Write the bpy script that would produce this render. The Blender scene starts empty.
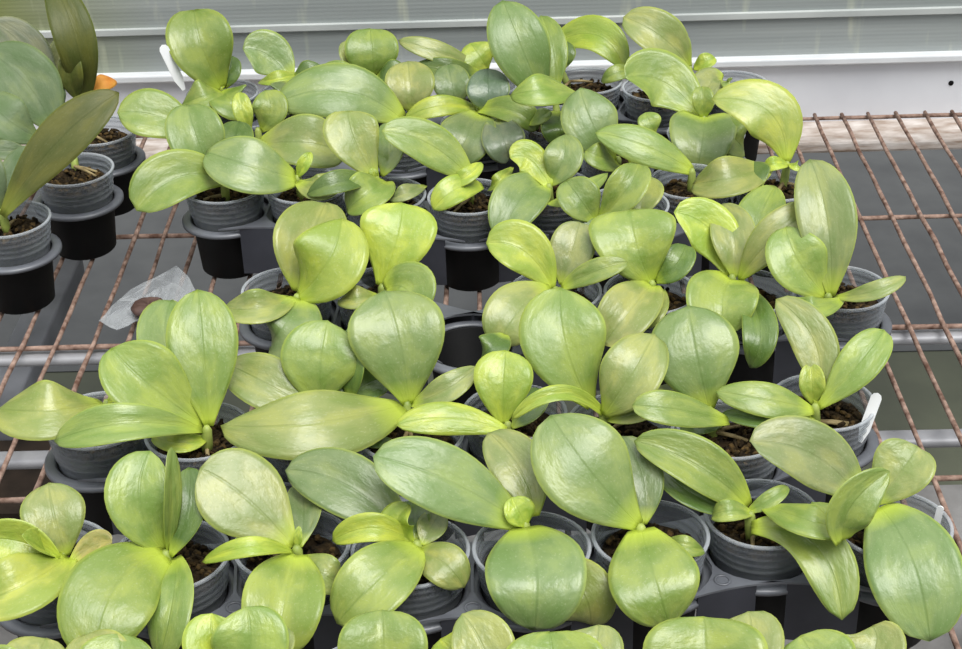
import bpy, bmesh, math, random
from mathutils import Vector, Matrix, Quaternion
random.seed(7)
SC = bpy.context.scene
COL = SC.collection
W, H, F = 962, 649, 1650.0
CX, CY = 481.0, 324.5

# ---------------------------------------------------------------- camera
# bench directions seen from the camera (x right, y down, z forward)
ey = Vector((476 - CX, -633 - CY, F)).normalized()
k = -(ey.x - 0.0245 * ey.y) / ey.z
ex = Vector((1, -0.0245, k)).normalized()
ez = ex.cross(-ey); ez = ez if ez.y < 0 else -ez
CAM = Vector((0, 0, 0.851))
def to_world_dir(v):            # camera coords (x right, y down, z fwd) -> world
    return Vector((v.dot(ex), v.dot(ey), v.dot(ez)))
cr, cd, cf = (to_world_dir(Vector(a)) for a in ((1,0,0),(0,1,0),(0,0,1)))
cam = bpy.data.cameras.new('camera'); co = bpy.data.objects.new('camera', cam); COL.objects.link(co)
M3 = Matrix((( cr.x, -cd.x, -cf.x), (cr.y, -cd.y, -cf.y), (cr.z, -cd.z, -cf.z)))
co.matrix_world = Matrix.Translation(CAM) @ M3.to_4x4()
cam.sensor_width = 36; cam.lens = 36 * F / W; cam.clip_start = 0.01
SC.camera = co

def ray(x, y): return (cr * (x - CX) + cd * (y - CY) + cf * F)
def at(x, y, z):                # point of the place seen at photo point (x, y), at height z
    r = ray(x, y); return CAM + r * ((z - CAM.z) / r.z)
def at_y(x, y, Y):
    r = ray(x, y); return CAM + r * (Y / r.y)
def scale_at(p): return F / (p - CAM).dot(cf)       # pixels per metre

# ---------------------------------------------------------------- helpers
def lin(c): return tuple(((v / 255) / 12.92 if v / 255 <= .04045 else ((v / 255 + .055) / 1.055) ** 2.4) for v in c) + (1,)
def tag(o, label=None, cat=None, group=None, kind=None):
    for k_, v in (('label', label), ('category', cat), ('group', group), ('kind', kind)):
        if v: o[k_] = v
    return o
def empty(name, loc, label, cat, group=None):
    o = bpy.data.objects.new(name, None); o.location = loc; o.empty_display_size = .02; COL.objects.link(o)
    return tag(o, label, cat, group)
def link(name, bm, mat, parent=None, smooth=True, loc=None):
    me = bpy.data.meshes.new(name); bm.to_mesh(me); bm.free()
    if smooth:
        for p in me.polygons: p.use_smooth = True
    return link_me(name, me, mat, parent, loc)
def link_me(name, me, mat, parent=None, loc=None):
    o = bpy.data.objects.new(name, me); COL.objects.link(o)
    if mat and not me.materials: me.materials.append(mat)
    if parent: o.parent = parent
    if loc is not None: o.location = loc
    return o
def box(bm, x0, x1, y0, y1, z0, z1, bev=0):
    vs = [bm.verts.new((x, y, z)) for x in (x0, x1) for y in (y0, y1) for z in (z0, z1)]
    fs = [(0,1,3,2),(4,6,7,5),(0,4,5,1),(2,3,7,6),(0,2,6,4),(1,5,7,3)]
    faces = [bm.faces.new([vs[i] for i in f]) for f in fs]
    if bev:
        es = list({e for f in faces for e in f.edges})
        bmesh.ops.bevel(bm, geom=es, offset=bev, segments=2, affect='EDGES', profile=.5)
    return bm
def lathe(bm, prof, n=40, c=(0,0,0), closed=False):
    rings = []
    for r, z in prof:
        rings.append([bm.verts.new((c[0]+r*math.cos(2*math.pi*i/n), c[1]+r*math.sin(2*math.pi*i/n), c[2]+z)) for i in range(n)])
    m = len(rings)
    for j in range(m if closed else m-1):
        a, b = rings[j], rings[(j+1) % m]
        for i in range(n): bm.faces.new((a[i], a[(i+1)%n], b[(i+1)%n], b[i]))
    return rings
def tube(bm, pts, r, n=8, jit=0):
    pts = [Vector(p) for p in pts]; rings = []
    up = Vector((0,0,1))
    for i, p in enumerate(pts):
        t = (pts[min(i+1,len(pts)-1)] - pts[max(i-1,0)]).normalized()
        u = up if abs(t.dot(up)) < .9 else Vector((1,0,0))
        a = t.cross(u).normalized(); b = t.cross(a)
        rr = r if not hasattr(r,'__len__') else r[i]
        rr *= 1 + random.uniform(-jit, jit)
        rings.append([bm.verts.new(p + a*rr*math.cos(2*math.pi*q/n) + b*rr*math.sin(2*math.pi*q/n)) for q in range(n)])
    for A, B in zip(rings, rings[1:]):
        for i in range(n): bm.faces.new((A[i], A[(i+1)%n], B[(i+1)%n], B[i]))
    bm.faces.new(rings[0][::-1]); bm.faces.new(rings[-1])

# ---------------------------------------------------------------- materials
def newmat(name):
    m = bpy.data.materials.new(name); m.use_nodes = True
    nt = m.node_tree; nt.nodes.clear()
    out = nt.nodes.new('ShaderNodeOutputMaterial'); b = nt.nodes.new('ShaderNodeBsdfPrincipled')
    nt.links.new(b.outputs[0], out.inputs[0]); return m, nt, b, out
def N(nt, kind, **kw):
    n = nt.nodes.new(kind)
    for a, v in kw.items():
        if a.startswith('i_'): n.inputs[int(a[2:])].default_value = v
        else: setattr(n, a, v)
    return n
def ramp(nt, fac, stops):
    r = nt.nodes.new('ShaderNodeValToRGB'); e = r.color_ramp.elements
    while len(e) < len(stops): e.new(.5)
    for el, (p, c) in zip(e, stops): el.position = p; el.color = c
    nt.links.new(fac, r.inputs[0]); return r
def mixc(nt, fac, a, b, blend='MIX'):
    m = nt.nodes.new('ShaderNodeMix'); m.data_type = 'RGBA'; m.blend_type = blend
    for sock, v in ((m.inputs[0], fac), (m.inputs[6], a), (m.inputs[7], b)):
        if hasattr(v, 'default_value'): nt.links.new(v, sock)
        else: sock.default_value = v
    return m.outputs[2]
def math_n(nt, op, a, b=None, clamp=False):
    m = nt.nodes.new('ShaderNodeMath'); m.operation = op; m.use_clamp = clamp
    for i, v in enumerate((a, b)):
        if v is None: continue
        if hasattr(v, 'default_value'): nt.links.new(v, m.inputs[i])
        else: m.inputs[i].default_value = v
    return m.outputs[0]
def noisy(name, c1, c2, scale=20, rough=.6, bump=0, metal=0, spec=.5, detail=5, stretch=None):
    m, nt, b, out = newmat(name)
    tc = N(nt, 'ShaderNodeTexCoord'); vec = tc.outputs['Object']
    if stretch:
        mp = N(nt, 'ShaderNodeMapping'); mp.inputs['Scale'].default_value = stretch; nt.links.new(vec, mp.inputs[0]); vec = mp.outputs[0]
    no = N(nt, 'ShaderNodeTexNoise'); no.inputs['Scale'].default_value = scale; no.inputs['Detail'].default_value = detail
    nt.links.new(vec, no.inputs[0])
    r = ramp(nt, no.outputs[0], ((.32, lin(c1)), (.68, lin(c2))))
    nt.links.new(r.outputs[0], b.inputs['Base Color'])
    b.inputs['Roughness'].default_value = rough; b.inputs['Metallic'].default_value = metal
    b.inputs['Specular IOR Level'].default_value = spec
    if bump:
        bp = N(nt, 'ShaderNodeBump'); bp.inputs['Strength'].default_value = bump; bp.inputs['Distance'].default_value = .004
        nt.links.new(no.outputs[0], bp.inputs['Height']); nt.links.new(bp.outputs[0], b.inputs['Normal'])
    return m

def leaf_material(name, rough=.32, transl=.2, yellow=1.0, sheen=1.0):
    m, nt, b, out = newmat(name)
    oi = N(nt, 'ShaderNodeObjectInfo'); uv = N(nt, 'ShaderNodeUVMap'); uv.uv_map = 'UVMap'
    sep = N(nt, 'ShaderNodeSeparateXYZ'); nt.links.new(uv.outputs[0], sep.inputs[0])
    u, v = sep.outputs[0], sep.outputs[1]
    off = N(nt, 'ShaderNodeVectorMath', operation='ADD')
    comb = N(nt, 'ShaderNodeCombineXYZ'); nt.links.new(math_n(nt, 'MULTIPLY', oi.outputs['Random'], 40.0), comb.inputs[2])
    nt.links.new(uv.outputs[0], off.inputs[0]); nt.links.new(comb.outputs[0], off.inputs[1])
    def noise(scale, stretch, detail=3):
        mp = N(nt, 'ShaderNodeMapping'); mp.inputs['Scale'].default_value = stretch; nt.links.new(off.outputs[0], mp.inputs[0])
        n = N(nt, 'ShaderNodeTexNoise'); n.inputs['Scale'].default_value = scale; n.inputs['Detail'].default_value = detail
        nt.links.new(mp.outputs[0], n.inputs[0]); return n.outputs[0]
    base = oi.outputs['Color']
    mott = noise(2.2, (1.5, 1.3, 1), 5)
    fib = noise(7, (.22, 3.6, 1), 2)
    fine = noise(34, (1.6, 1, 1), 2)
    c = mixc(nt, ramp(nt, mott, ((.44, (0,0,0,1)), (.62, (.62,.62,.62,1)))).outputs[0], base, mixc(nt, 1.0, base, (.54,.71,.42,1), 'MULTIPLY'))
    c = mixc(nt, ramp(nt, mott, ((.36, (.6,.6,.6,1)), (.48, (0,0,0,1)))).outputs[0], c, mixc(nt, 1.0, base, (1.30,1.22,.95,1), 'MULTIPLY'))
    c = mixc(nt, ramp(nt, fib, ((.42, (0,0,0,1)), (.66, (.16,.16,.16,1)))).outputs[0], c, mixc(nt, 1.0, base, (.72,.82,.62,1), 'MULTIPLY'))
    c = mixc(nt, ramp(nt, fine, ((.60, (0,0,0,1)), (.74, (.25*min(1, yellow),)*3 + (1,)))).outputs[0], c, mixc(nt, .5, base, (.8,.85,.6,1)))
    # midrib: thin darker line, pale base of the blade, pale rim
    d = math_n(nt, 'ABSOLUTE', math_n(nt, 'SUBTRACT', v, .5))
    rib = ramp(nt, d, ((.006, (1,1,1,1)), (.026, (0,0,0,1)))).outputs[0]
    ribm = math_n(nt, 'MULTIPLY', rib, ramp(nt, u, ((.35, (.08,.08,.08,1)), (.75, (.40,.40,.40,1)), (1, (.2,.2,.2,1)))).outputs[0])
    c = mixc(nt, ribm, c, mixc(nt, 1.0, base, (.45,.58,.30,1), 'MULTIPLY'))
    pale = mixc(nt, .55, base, lin((206, 222, 92)))
    c = mixc(nt, ramp(nt, d, ((.462, (0,0,0,1)), (.488, (.55*yellow,)*3 + (1,)))).outputs[0], c, pale)
    c = mixc(nt, ramp(nt, u, ((.02, (.85*yellow,)*3 + (1,)), (.20, (0,0,0,1)))).outputs[0], c, lin((200, 218, 76)))
    nt.links.new(c, b.inputs['Base Color'])
    b.inputs['Roughness'].default_value = rough
    rr = math_n(nt, 'ADD', math_n(nt, 'MULTIPLY', mott, .25), rough - .12); nt.links.new(rr, b.inputs['Roughness'])
    b.inputs['Specular IOR Level'].default_value = .7 * sheen
    bp = N(nt, 'ShaderNodeBump'); bp.inputs['Strength'].default_value = .35; bp.inputs['Distance'].default_value = .0022
    hgt = math_n(nt, 'ADD', math_n(nt, 'ADD', math_n(nt, 'MULTIPLY', fib, .12), math_n(nt, 'MULTIPLY', mott, 3.2)), math_n(nt, 'MULTIPLY', rib, -.35))
    nt.links.new(hgt, bp.inputs['Height']); nt.links.new(bp.outputs[0], b.inputs['Normal'])
    tr = N(nt, 'ShaderNodeBsdfTranslucent'); nt.links.new(mixc(nt, 1.0, c, (.95, 1.0, .55, 1), 'MULTIPLY'), tr.inputs[0])
    ms = N(nt, 'ShaderNodeMixShader'); ms.inputs[0].default_value = transl
    nt.links.new(b.outputs[0], ms.inputs[1]); nt.links.new(tr.outputs[0], ms.inputs[2]); nt.links.new(ms.outputs[0], out.inputs[0])
    return m

M = {}
M['leaf'] = leaf_material('young_leaf')
M['dark_leaf'] = leaf_material('mature_leaf', rough=.48, transl=.10, yellow=.25, sheen=.5)
M['stem'] = noisy('stem_green', (120,138,62), (166,180,88), 60, .5)
M['root'] = noisy('root_tan', (104,88,54), (160,142,98), 90, .7, .3)
M['bark'] = noisy('bark_mix', (14,11,8), (62,50,32), 130, .95, 1.0, spec=.15)
M['chip'] = noisy('bark_chip', (24,20,10), (92,72,40), 160, .9, .6, spec=.2)
M['moss'] = noisy('mossy_mix', (20,21,15), (84,88,62), 75, .9, .6, spec=.2)
M['tray'] = noisy('tray_plastic', (84,86,92), (108,111,117), 30, .36, .05, spec=.6)
M['panel_dark'] = noisy('tray_panel', (44,46,54), (58,60,68), 24, .45, .05)
M['cup'] = noisy('cup_plastic', (2,2,3), (7,7,8), 40, .6, .05, spec=.22)
M['rust'] = noisy('rusty_wire', (92,66,54), (166,140,126), 90, .8, .6, spec=.25)
M['galv'] = noisy('galvanised_steel', (128,128,132), (165,165,168), 18, .5, .08, metal=.25)
M['post'] = noisy('dull_steel', (96,98,104), (120,122,128), 14, .6, .05)
M['ledge'] = noisy('ledge_concrete', (142,122,106), (208,200,194), 26, .85, .2, stretch=(1,2.2,6))
M['tag'] = noisy('white_plastic', (236,238,240), (252,252,252), 30, .4)
M['drymat'] = noisy('dry_orange_leaf', (196,122,40), (226,160,66), 60, .7, .2)
M['rock'] = noisy('brown_disc', (62,42,36), (98,74,66), 60, .55, .4)
M['sheetfloor'] = noisy('dark_ground_cloth', (60,61,62), (74,75,75), 9, .75, .05, detail=8)
M['olive'] = noisy('mossy_ground', (58,61,48), (78,81,64), 5, .8, .1)
M['soilbed'] = noisy('dark_soil', (22,19,16), (58,48,40), 10, .95, .3, spec=.1)
M['band'] = noisy('painted_shine_streak', (172,177,175), (196,200,197), 8, .3)  # pale colour standing in for the streak of shine on the wall
M['concrete'] = noisy('grey_concrete', (88,86,84), (122,120,118), 12, .85, .15)

def clear_plastic(name, col, alpha, rough=.22):
    m, nt, b, out = newmat(name)
    b.inputs['Base Color'].default_value = lin(col); b.inputs['Roughness'].default_value = rough
    b.inputs['Specular IOR Level'].default_value = .7
    tr = N(nt, 'ShaderNodeBsdfTransparent'); tr.inputs[0].default_value = (.93,.95,.96,1)
    lw = N(nt, 'ShaderNodeLayerWeight'); lw.inputs[0].default_value = .35
    tc = N(nt, 'ShaderNodeTexCoord'); no = N(nt, 'ShaderNodeTexNoise'); no.inputs['Scale'].default_value = 70; nt.links.new(tc.outputs['Object'], no.inputs[0])
    f = math_n(nt, 'ADD', math_n(nt, 'MULTIPLY', lw.outputs['Facing'], .52), alpha)
    f = math_n(nt, 'ADD', f, math_n(nt, 'MULTIPLY', math_n(nt, 'SUBTRACT', no.outputs[0], .5), .14), True)
    ms = N(nt, 'ShaderNodeMixShader'); nt.links.new(f, ms.inputs[0]); nt.links.new(tr.outputs[0], ms.inputs[1]); nt.links.new(b.outputs[0], ms.inputs[2])
    nt.links.new(ms.outputs[0], out.inputs[0]); return m
M['pot'] = clear_plastic('clear_pot_plastic', (164,168,174), .15)
M['rim'] = clear_plastic('pot_rim_plastic', (196,200,205), .28)
M['film'] = clear_plastic('crumpled_clear_film', (178,180,182), .26, .3)

def wall_material():
    m, nt, b, out = newmat('fluted_polycarbonate')
    tc = N(nt, 'ShaderNodeTexCoord'); sep = N(nt, 'ShaderNodeSeparateXYZ'); nt.links.new(tc.outputs['Object'], sep.inputs[0])
    x, z = sep.outputs[0], sep.outputs[2]
    mp = N(nt, 'ShaderNodeMapping'); mp.inputs['Scale'].default_value = (1.2, 1, 46); nt.links.new(tc.outputs['Object'], mp.inputs[0])
    n1 = N(nt, 'ShaderNodeTexNoise'); n1.inputs['Scale'].default_value = 1.0; n1.inputs['Detail'].default_value = 4; nt.links.new(mp.outputs[0], n1.inputs[0])
    mp2 = N(nt, 'ShaderNodeMapping'); mp2.inputs['Scale'].default_value = (34, 1, 5); nt.links.new(tc.outputs['Object'], mp2.inputs[0])
    n2 = N(nt, 'ShaderNodeTexNoise'); n2.inputs['Scale'].default_value = 1.0; n2.inputs['Detail'].default_value = 3; nt.links.new(mp2.outputs[0], n2.inputs[0])
    c = ramp(nt, n1.outputs[0], ((.3, lin((140,146,145))), (.7, lin((164,169,167))))).outputs[0]
    # left end coloured green for backlit plants behind the sheet; dried drips elsewhere
    gx = ramp(nt, math_n(nt, 'ADD', math_n(nt, 'MULTIPLY', x, 1.0), .7), ((.05, (.9,.9,.9,1)), (.26, (0,0,0,1))))
    c = mixc(nt, gx.outputs[0], c, lin((126,134,66)))
    c = mixc(nt, ramp(nt, n2.outputs[0], ((.60, (0,0,0,1)), (.74, (.55,.55,.55,1)))).outputs[0], c, lin((214,216,186)))
    nt.links.new(c, b.inputs['Base Color']); b.inputs['Roughness'].default_value = .35
    bp = N(nt, 'ShaderNodeBump'); bp.inputs['Strength'].default_value = .05; bp.inputs['Distance'].default_value = .003
    wv = N(nt, 'ShaderNodeTexWave', bands_direction='Z'); wv.inputs['Scale'].default_value = 60; nt.links.new(tc.outputs['Object'], wv.inputs[0])
    nt.links.new(wv.outputs[1], bp.inputs['Height']); nt.links.new(bp.outputs[0], b.inputs['Normal'])
    return m
M['wall'] = wall_material()
M['panel'] = noisy('grey_sheet_metal', (206,208,214), (222,224,229), 7, .4, .03, spec=.5)
M['trim'] = noisy('white_aluminium', (208,211,214), (226,228,230), 10, .35)

# ---------------------------------------------------------------- leaf builder
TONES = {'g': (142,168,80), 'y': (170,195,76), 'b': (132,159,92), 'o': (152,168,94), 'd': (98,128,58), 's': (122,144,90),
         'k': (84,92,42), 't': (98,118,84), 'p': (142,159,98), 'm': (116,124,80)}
TOCAM = (CAM - Vector((0, 1.4, .12))).normalized()
def leaf_mesh(p0, p1, p2, halfw, n0, roll, wp, basew, fold, curl, tipcurl, thick=.0016, nt_=18, ns=12, seed=0, pt=0, ex_=.95):
    random.seed(seed); pe, pq = 2.2 - .5*pt, .54 + .22*pt
    bm = bmesh.new(); uvl = bm.loops.layers.uv.new('UVMap')
    ctrl = p1 * 2 - (p0 + p2) * .5
    def P(t): return p0*(1-t)**2 + ctrl*2*t*(1-t) + p2*t*t
    def T(t): return ((ctrl-p0)*2*(1-t) + (p2-ctrl)*2*t).normalized()
    ph = random.uniform(0, 6.28); wav = random.uniform(.02, .05)
    top, bot = [], []
    for i in range(nt_+1):
        t = i / nt_
        t = t + .06*math.sin(math.pi*2*t)*-0.5 if 0 < i < nt_ else t
        if t < wp: w = basew + (1-basew) * math.sin(math.pi/2 * t/wp)**ex_
        else: w = max(0, 1 - ((t-wp)/(1-wp))**pe)**pq
        w = max(w, .015)
        tt = T(t); S = tt.cross(n0); S = S.normalized() if S.length > 1e-4 else Vector((1,0,0))
        if roll: S = Quaternion(tt, math.radians(roll)) @ S
        Nn = S.cross(tt).normalized()
        c = P(t)
        c = c + Nn * (-tipcurl * halfw * max(0, t-.55)**2 * 4)
        ra, rb = [], []
        for j in range(ns+1):
            s = -1 + 2*j/ns
            h = halfw * w
            up = fold * (math.sqrt(s*s + .004) - .063) * h - curl * s*s * h * (.4 + t)
            up += wav * halfw * abs(s)**2 * math.sin(7*t + ph + (1.7 if s > 0 else 0))
            q = c + S * (s*h) + Nn * up
            e = thick * (1 - .8*abs(s)**3) * (.55 + .45*(1-t)) 
            ra.append(bm.verts.new(q + Nn*e*.5)); rb.append(bm.verts.new(q - Nn*e*.5))
        top.append((t, ra)); bot.append((t, rb))
    def face(vs, uvs):
        f = bm.faces.new(vs)
        for l, q in zip(f.loops, uvs): l[uvl].uv = q
    for i in range(nt_):
        t0, a = top[i]; t1, b_ = top[i+1]; a2, b2 = bot[i][1], bot[i+1][1]
        for j in range(ns):
            s0, s1 = j/ns, (j+1)/ns
            face((a[j], a[j+1], b_[j+1], b_[j]), ((t0,s0),(t0,s1),(t1,s1),(t1,s0)))
            face((a2[j+1], a2[j], b2[j], b2[j+1]), ((t0,s1),(t0,s0),(t1,s0),(t1,s1)))
        face((a2[0], a[0], b_[0], b2[0]), ((t0,0),(t0,0),(t1,0),(t1,0)))
        face((a[ns], a2[ns], b2[ns], b_[ns]), ((t0,1),(t0,1),(t1,1),(t1,1)))
    a, a2 = top[0][1], bot[0][1]
    for j in range(ns): face((a[j+1], a[j], a2[j], a2[j+1]), ((0,.5),)*4)
    a, a2 = top[-1][1], bot[-1][1]
    for j in range(ns): face((a[j], a[j+1], a2[j+1], a2[j]), ((1,.5),)*4)
    bmesh.ops.recalc_face_normals(bm, faces=bm.faces[:])
    return bm

LEAVES = []
def make_leaf(root, crown, zc, base, tip, w, tone='g', name='leaf', mat='leaf', m=None, a=None, dz=0, dm=0, zb=None, roll=0,
              wp=.53, bw=None, fold=None, curl=None, tc=None, n=.6, label=None, bright=1.0, dzb=0, pt=None, fix=0):
    rnd = random.Random(len(LEAVES) * 17 + 5)
    base = base or crown
    z0 = (zb if zb is not None else zc) + dzb
    p0 = at(base[0], base[1], z0); sc_ = scale_at(p0)
    e = math.asin(max(.1, min(.95, (CAM - p0).normalized().z)))
    av = -(tip[1] - base[1]) / sc_; ah = abs(tip[0] - base[0]) / sc_
    ang = a if a is not None else (48 if av > 0 else 24)
    drop = av / (math.cos(e) + math.sin(e) / math.tan(math.radians(ang)))
    z2 = z0 + drop + .10 * ah + dz
    p2 = at(tip[0], tip[1], z2)
    L = math.hypot(tip[0]-base[0], tip[1]-base[1]) / sc_
    z1 = (z0 + z2) / 2 + .09 * L + dm + (.008 if av < 0 else 0)
    mp = m or ((base[0]+tip[0])/2, (base[1]+tip[1])/2)
    p1 = at(mp[0], mp[1], z1)
    fold = rnd.uniform(.22, .42) if fold is None else fold
    curl = rnd.uniform(-.04, .16) if curl is None else curl
    tc = rnd.uniform(0, .12) if tc is None else tc
    pt = rnd.choice((0, .1, .3, .5)) if pt is None else pt
    up = av > .6 * math.hypot(av, ah)
    bw = (.13 if up else .26) if bw is None else bw
    tone_c = TONES[tone] if isinstance(tone, str) else tone
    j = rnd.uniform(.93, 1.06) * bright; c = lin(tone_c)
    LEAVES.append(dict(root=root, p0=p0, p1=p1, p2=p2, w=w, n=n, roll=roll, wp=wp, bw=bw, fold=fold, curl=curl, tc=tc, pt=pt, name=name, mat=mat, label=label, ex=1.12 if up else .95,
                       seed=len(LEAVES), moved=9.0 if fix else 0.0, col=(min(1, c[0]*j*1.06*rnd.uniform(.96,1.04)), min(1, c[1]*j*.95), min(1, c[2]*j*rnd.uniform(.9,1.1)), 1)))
def leaf_bm(l):
    n0 = (Vector((0,0,1)) * (1-l['n']) + (CAM - l['p1']).normalized() * l['n']).normalized()
    return leaf_mesh(l['p0'], l['p1'], l['p2'], l['w']/2/scale_at(l['p1']), n0, l['roll'], l['wp'], l['bw'], l['fold'], l['curl'], l['tc'], seed=l['seed'], pt=l['pt'], ex_=l['ex'])
def settle_leaves(obst, rounds=22, step=.004, cap=.08):
    """Leaves of neighbouring plants lie over one another: the nearer one rides up over the other."""
    from mathutils.bvhtree import BVHTree
    for l in LEAVES: l['bm'] = None
    for r in range(rounds):
        for l in LEAVES:
            if l['bm'] is None:
                l['bm'] = leaf_bm(l); l['t'] = BVHTree.FromBMesh(l['bm'])
                vs = [v.co for v in l['bm'].verts]
                l['lo'] = [min(v[i] for v in vs) for i in range(3)]; l['hi'] = [max(v[i] for v in vs) for i in range(3)]
                l['far'] = ((l['p0']+l['p1']+l['p2'])/3 - CAM).length
        def hit(a, b): return all(a['lo'][i] < b['hi'][i] and b['lo'][i] < a['hi'][i] for i in range(3)) and a['t'].overlap(b['t'])
        mv = set()
        for i, a in enumerate(LEAVES):
            for b in LEAVES[i+1:]:
                if a['root'] is b['root'] or not hit(a, b): continue
                near = a if a['far'] < b['far'] else b
                other = b if near is a else a
                if near['moved'] >= cap: near = other
                mv.add(near['seed'])
            for o in obst:
                if hit(a, o): mv.add(a['seed'])
        if not mv: break
        for s in mv:
            l = LEAVES[s]
            if l['moved'] >= cap: continue
            l['moved'] += step
            for key, q in (('p0', .25), ('p1', .8), ('p2', 1.0)):
                p = l[key]; l[key] = p + (CAM - p).normalized() * step * q
            l['bm'].free(); l['bm'] = None
    print('leaves still touching:', len(mv))
    for l in LEAVES:
        bm = l['bm'] or leaf_bm(l); l['bm'] = None; l['t'] = None
        bmesh.ops.translate(bm, verts=bm.verts[:], vec=-Vector(l['root'].location))
        o = link(l['name'], bm, M[l['mat']], l['root']); o.color = l['col']
        if l['label']: o['label'] = l['label']

# ---------------------------------------------------------------- pots
POT_H, POT_R, RIM_Z, CROWN_Z = .088, .0425, .100, .108
def pot_mesh():
    bm = bmesh.new(); R = POT_R; h = POT_H
    def rad(z): return R - .0120 * (h - z) / h
    prof = [(0, .0008), (rad(0)-.004, 0), (rad(0), .004)]
    z = .02
    for i in range(4): prof += [(rad(z), z)]; z += .010
    for i in range(4):
        zz = h - .030 + i*.0065
        prof += [(rad(zz)-.0004, zz), (rad(zz)+.0012, zz+.0016), (rad(zz)+.0012, zz+.0032), (rad(zz)-.0004, zz+.0052)]
    inner = [(r-.0014, zz) for r, zz in prof[2:]][::-1]
    prof = prof + [(R, h-.003), (R-.0014, h-.003)]
    prof += inner + [(0, .003)]
    lathe(bm, prof, 44)
    bmesh.ops.remove_doubles(bm, verts=bm.verts[:], dist=1e-6)
    bmesh.ops.recalc_face_normals(bm, faces=bm.faces[:])
    me = bpy.data.meshes.new('pot'); bm.to_mesh(me); bm.free()
    for p in me.polygons: p.use_smooth = True
    me.materials.append(M['pot']); return me
POT_ME = pot_mesh()
def rim_mesh():
    bm = bmesh.new(); R, h = POT_R, POT_H
    lathe(bm, [(R-.0012, h-.003), (R-.0014, h-.0006), (R-.0006, h), (R+.0008, h), (R+.0016, h-.0008), (R+.0014, h-.0022), (R+.0002, h-.003)], 44, closed=True)
    bmesh.ops.recalc_face_normals(bm, faces=bm.faces[:])
    me = bpy.data.meshes.new('rim'); bm.to_mesh(me); bm.free(); me.materials.append(M['rim'])
    for p in me.polygons: p.use_smooth = True
    return me
RIM_ME = rim_mesh()
def soil_mesh():
    bm = bmesh.new(); R = POT_R - .0048; n = 36
    rnd = random.Random(random.random())
    rings = lathe(bm, [(R-.0088, .006), (R-.0046, .045), (R-.0018, .0695)], n)
    for f in bm.faces: f.material_index = 2
    prev = rings[-1]
    for fr in (.85, .65, .45, .25, .1):
        cur = [bm.verts.new((R*fr*math.cos(2*math.pi*i/n), R*fr*math.sin(2*math.pi*i/n), .0705 + rnd.uniform(-.003, .0045))) for i in range(n)]
        for i in range(n): bm.faces.new((prev[i], prev[(i+1)%n], cur[(i+1)%n], cur[i]))
        prev = cur
    bm.faces.new(prev); bm.faces.new(rings[0][::-1])
    for q in range(110):         # lumps of bark on the surface
        a, r = rnd.uniform(0, 6.28), (R-.006)*math.sqrt(rnd.random())
        mt = Matrix.Translation((r*math.cos(a), r*math.sin(a), .0725+rnd.uniform(-.001,.003))) @ Quaternion((rnd.random(), rnd.random(), rnd.random()), rnd.uniform(0,3)).to_matrix().to_4x4() @ Matrix.Diagonal((rnd.uniform(.0018,.0062), rnd.uniform(.0013,.0036), rnd.uniform(.0013,.003), 1))
        s = bmesh.ops.create_icosphere(bm, subdivisions=1, radius=1, matrix=mt)
        for v in s['verts']:
            for f in v.link_faces: f.material_index = 1 if q % 2 else 0
    me = bpy.data.meshes.new('potting_mix'); bm.to_mesh(me); bm.free()
    me.materials.append(M['bark']); me.materials.append(M['chip']); me.materials.append(M['moss']); return me
SOILS = [soil_mesh() for _ in range(6)]

GROUP = 'young orchids in clear plastic pots'
POTS = []
SPECS = []
def plant(label, pot, crown, leaves, group=GROUP, mat='leaf', zc=CROWN_Z, rimz=RIM_Z, row=None):
    pc = at(pot[0], pot[1], rimz)
    SPECS.append([Vector((pc.x, pc.y, rimz - POT_H)), label, crown, leaves, group, mat, zc, row])
def spread_pots():
    for it in range(200):
        for i, A in enumerate(SPECS):
            for B in SPECS[i+1:]:
                d = B[0] - A[0]; need = .0892 if (A[7] == B[7] and A[7] != 'Z') else .1075
                if d.length < need:
                    q = d.normalized() * (need - d.length) * .5; A[0] = A[0] - q; B[0] = B[0] + q
                    if A[7] == B[7] and A[7] != 'Z' : pass
def build_plant(base, label, crown, leaves, group, mat, zc, row):
    root = empty('potted_orchid', base, label, 'plant', group)
    i = len(POTS); POTS.append((base, row))
    po = link_me('pot', POT_ME, None, root); link_me('rim', RIM_ME, None, po); so = link_me('potting_mix', SOILS[i % 6], None, root); so.rotation_euler.z = i*1.3
    # short stem from the bark to the crown, with a couple of pale roots
    c = at(crown[0], crown[1], zc) - base
    sx = Vector((c.x*.7, c.y*.7, .066))
    lim = POT_R - .014
    if Vector((sx.x, sx.y)).length > lim:
        q = Vector((sx.x, sx.y)).normalized()*lim; sx.x, sx.y = q.x, q.y
    bm = bmesh.new(); tube(bm, [sx, (sx+c)/2 + Vector((0,0,.001)), c, c + Vector((0,0,.004))], [.0042,.0046,.004,.002], 10)
    link('stem', bm, M['stem'], root)
    rnd = random.Random(i)
    for q in range(2):
        a = rnd.uniform(0, 6.28)
        bm = bmesh.new()
        e = Vector((sx.x*.4 + .024*math.cos(a), sx.y*.4 + .024*math.sin(a), .0745))
        tube(bm, [sx + Vector((0,0,.012)), (sx+e)/2 + Vector((0,0,.007)), e], [.002,.0018,.0014], 8)
        link('root', bm, M['root'], root)
    for lf in leaves:
        b_, t_, w_, tone, kw = (lf + ({},))[:5] if len(lf) == 4 else lf
        make_leaf(root, crown, zc, b_, t_, w_, tone, mat=kw.pop('mat', mat), **kw)
    return root
D = dict
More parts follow.
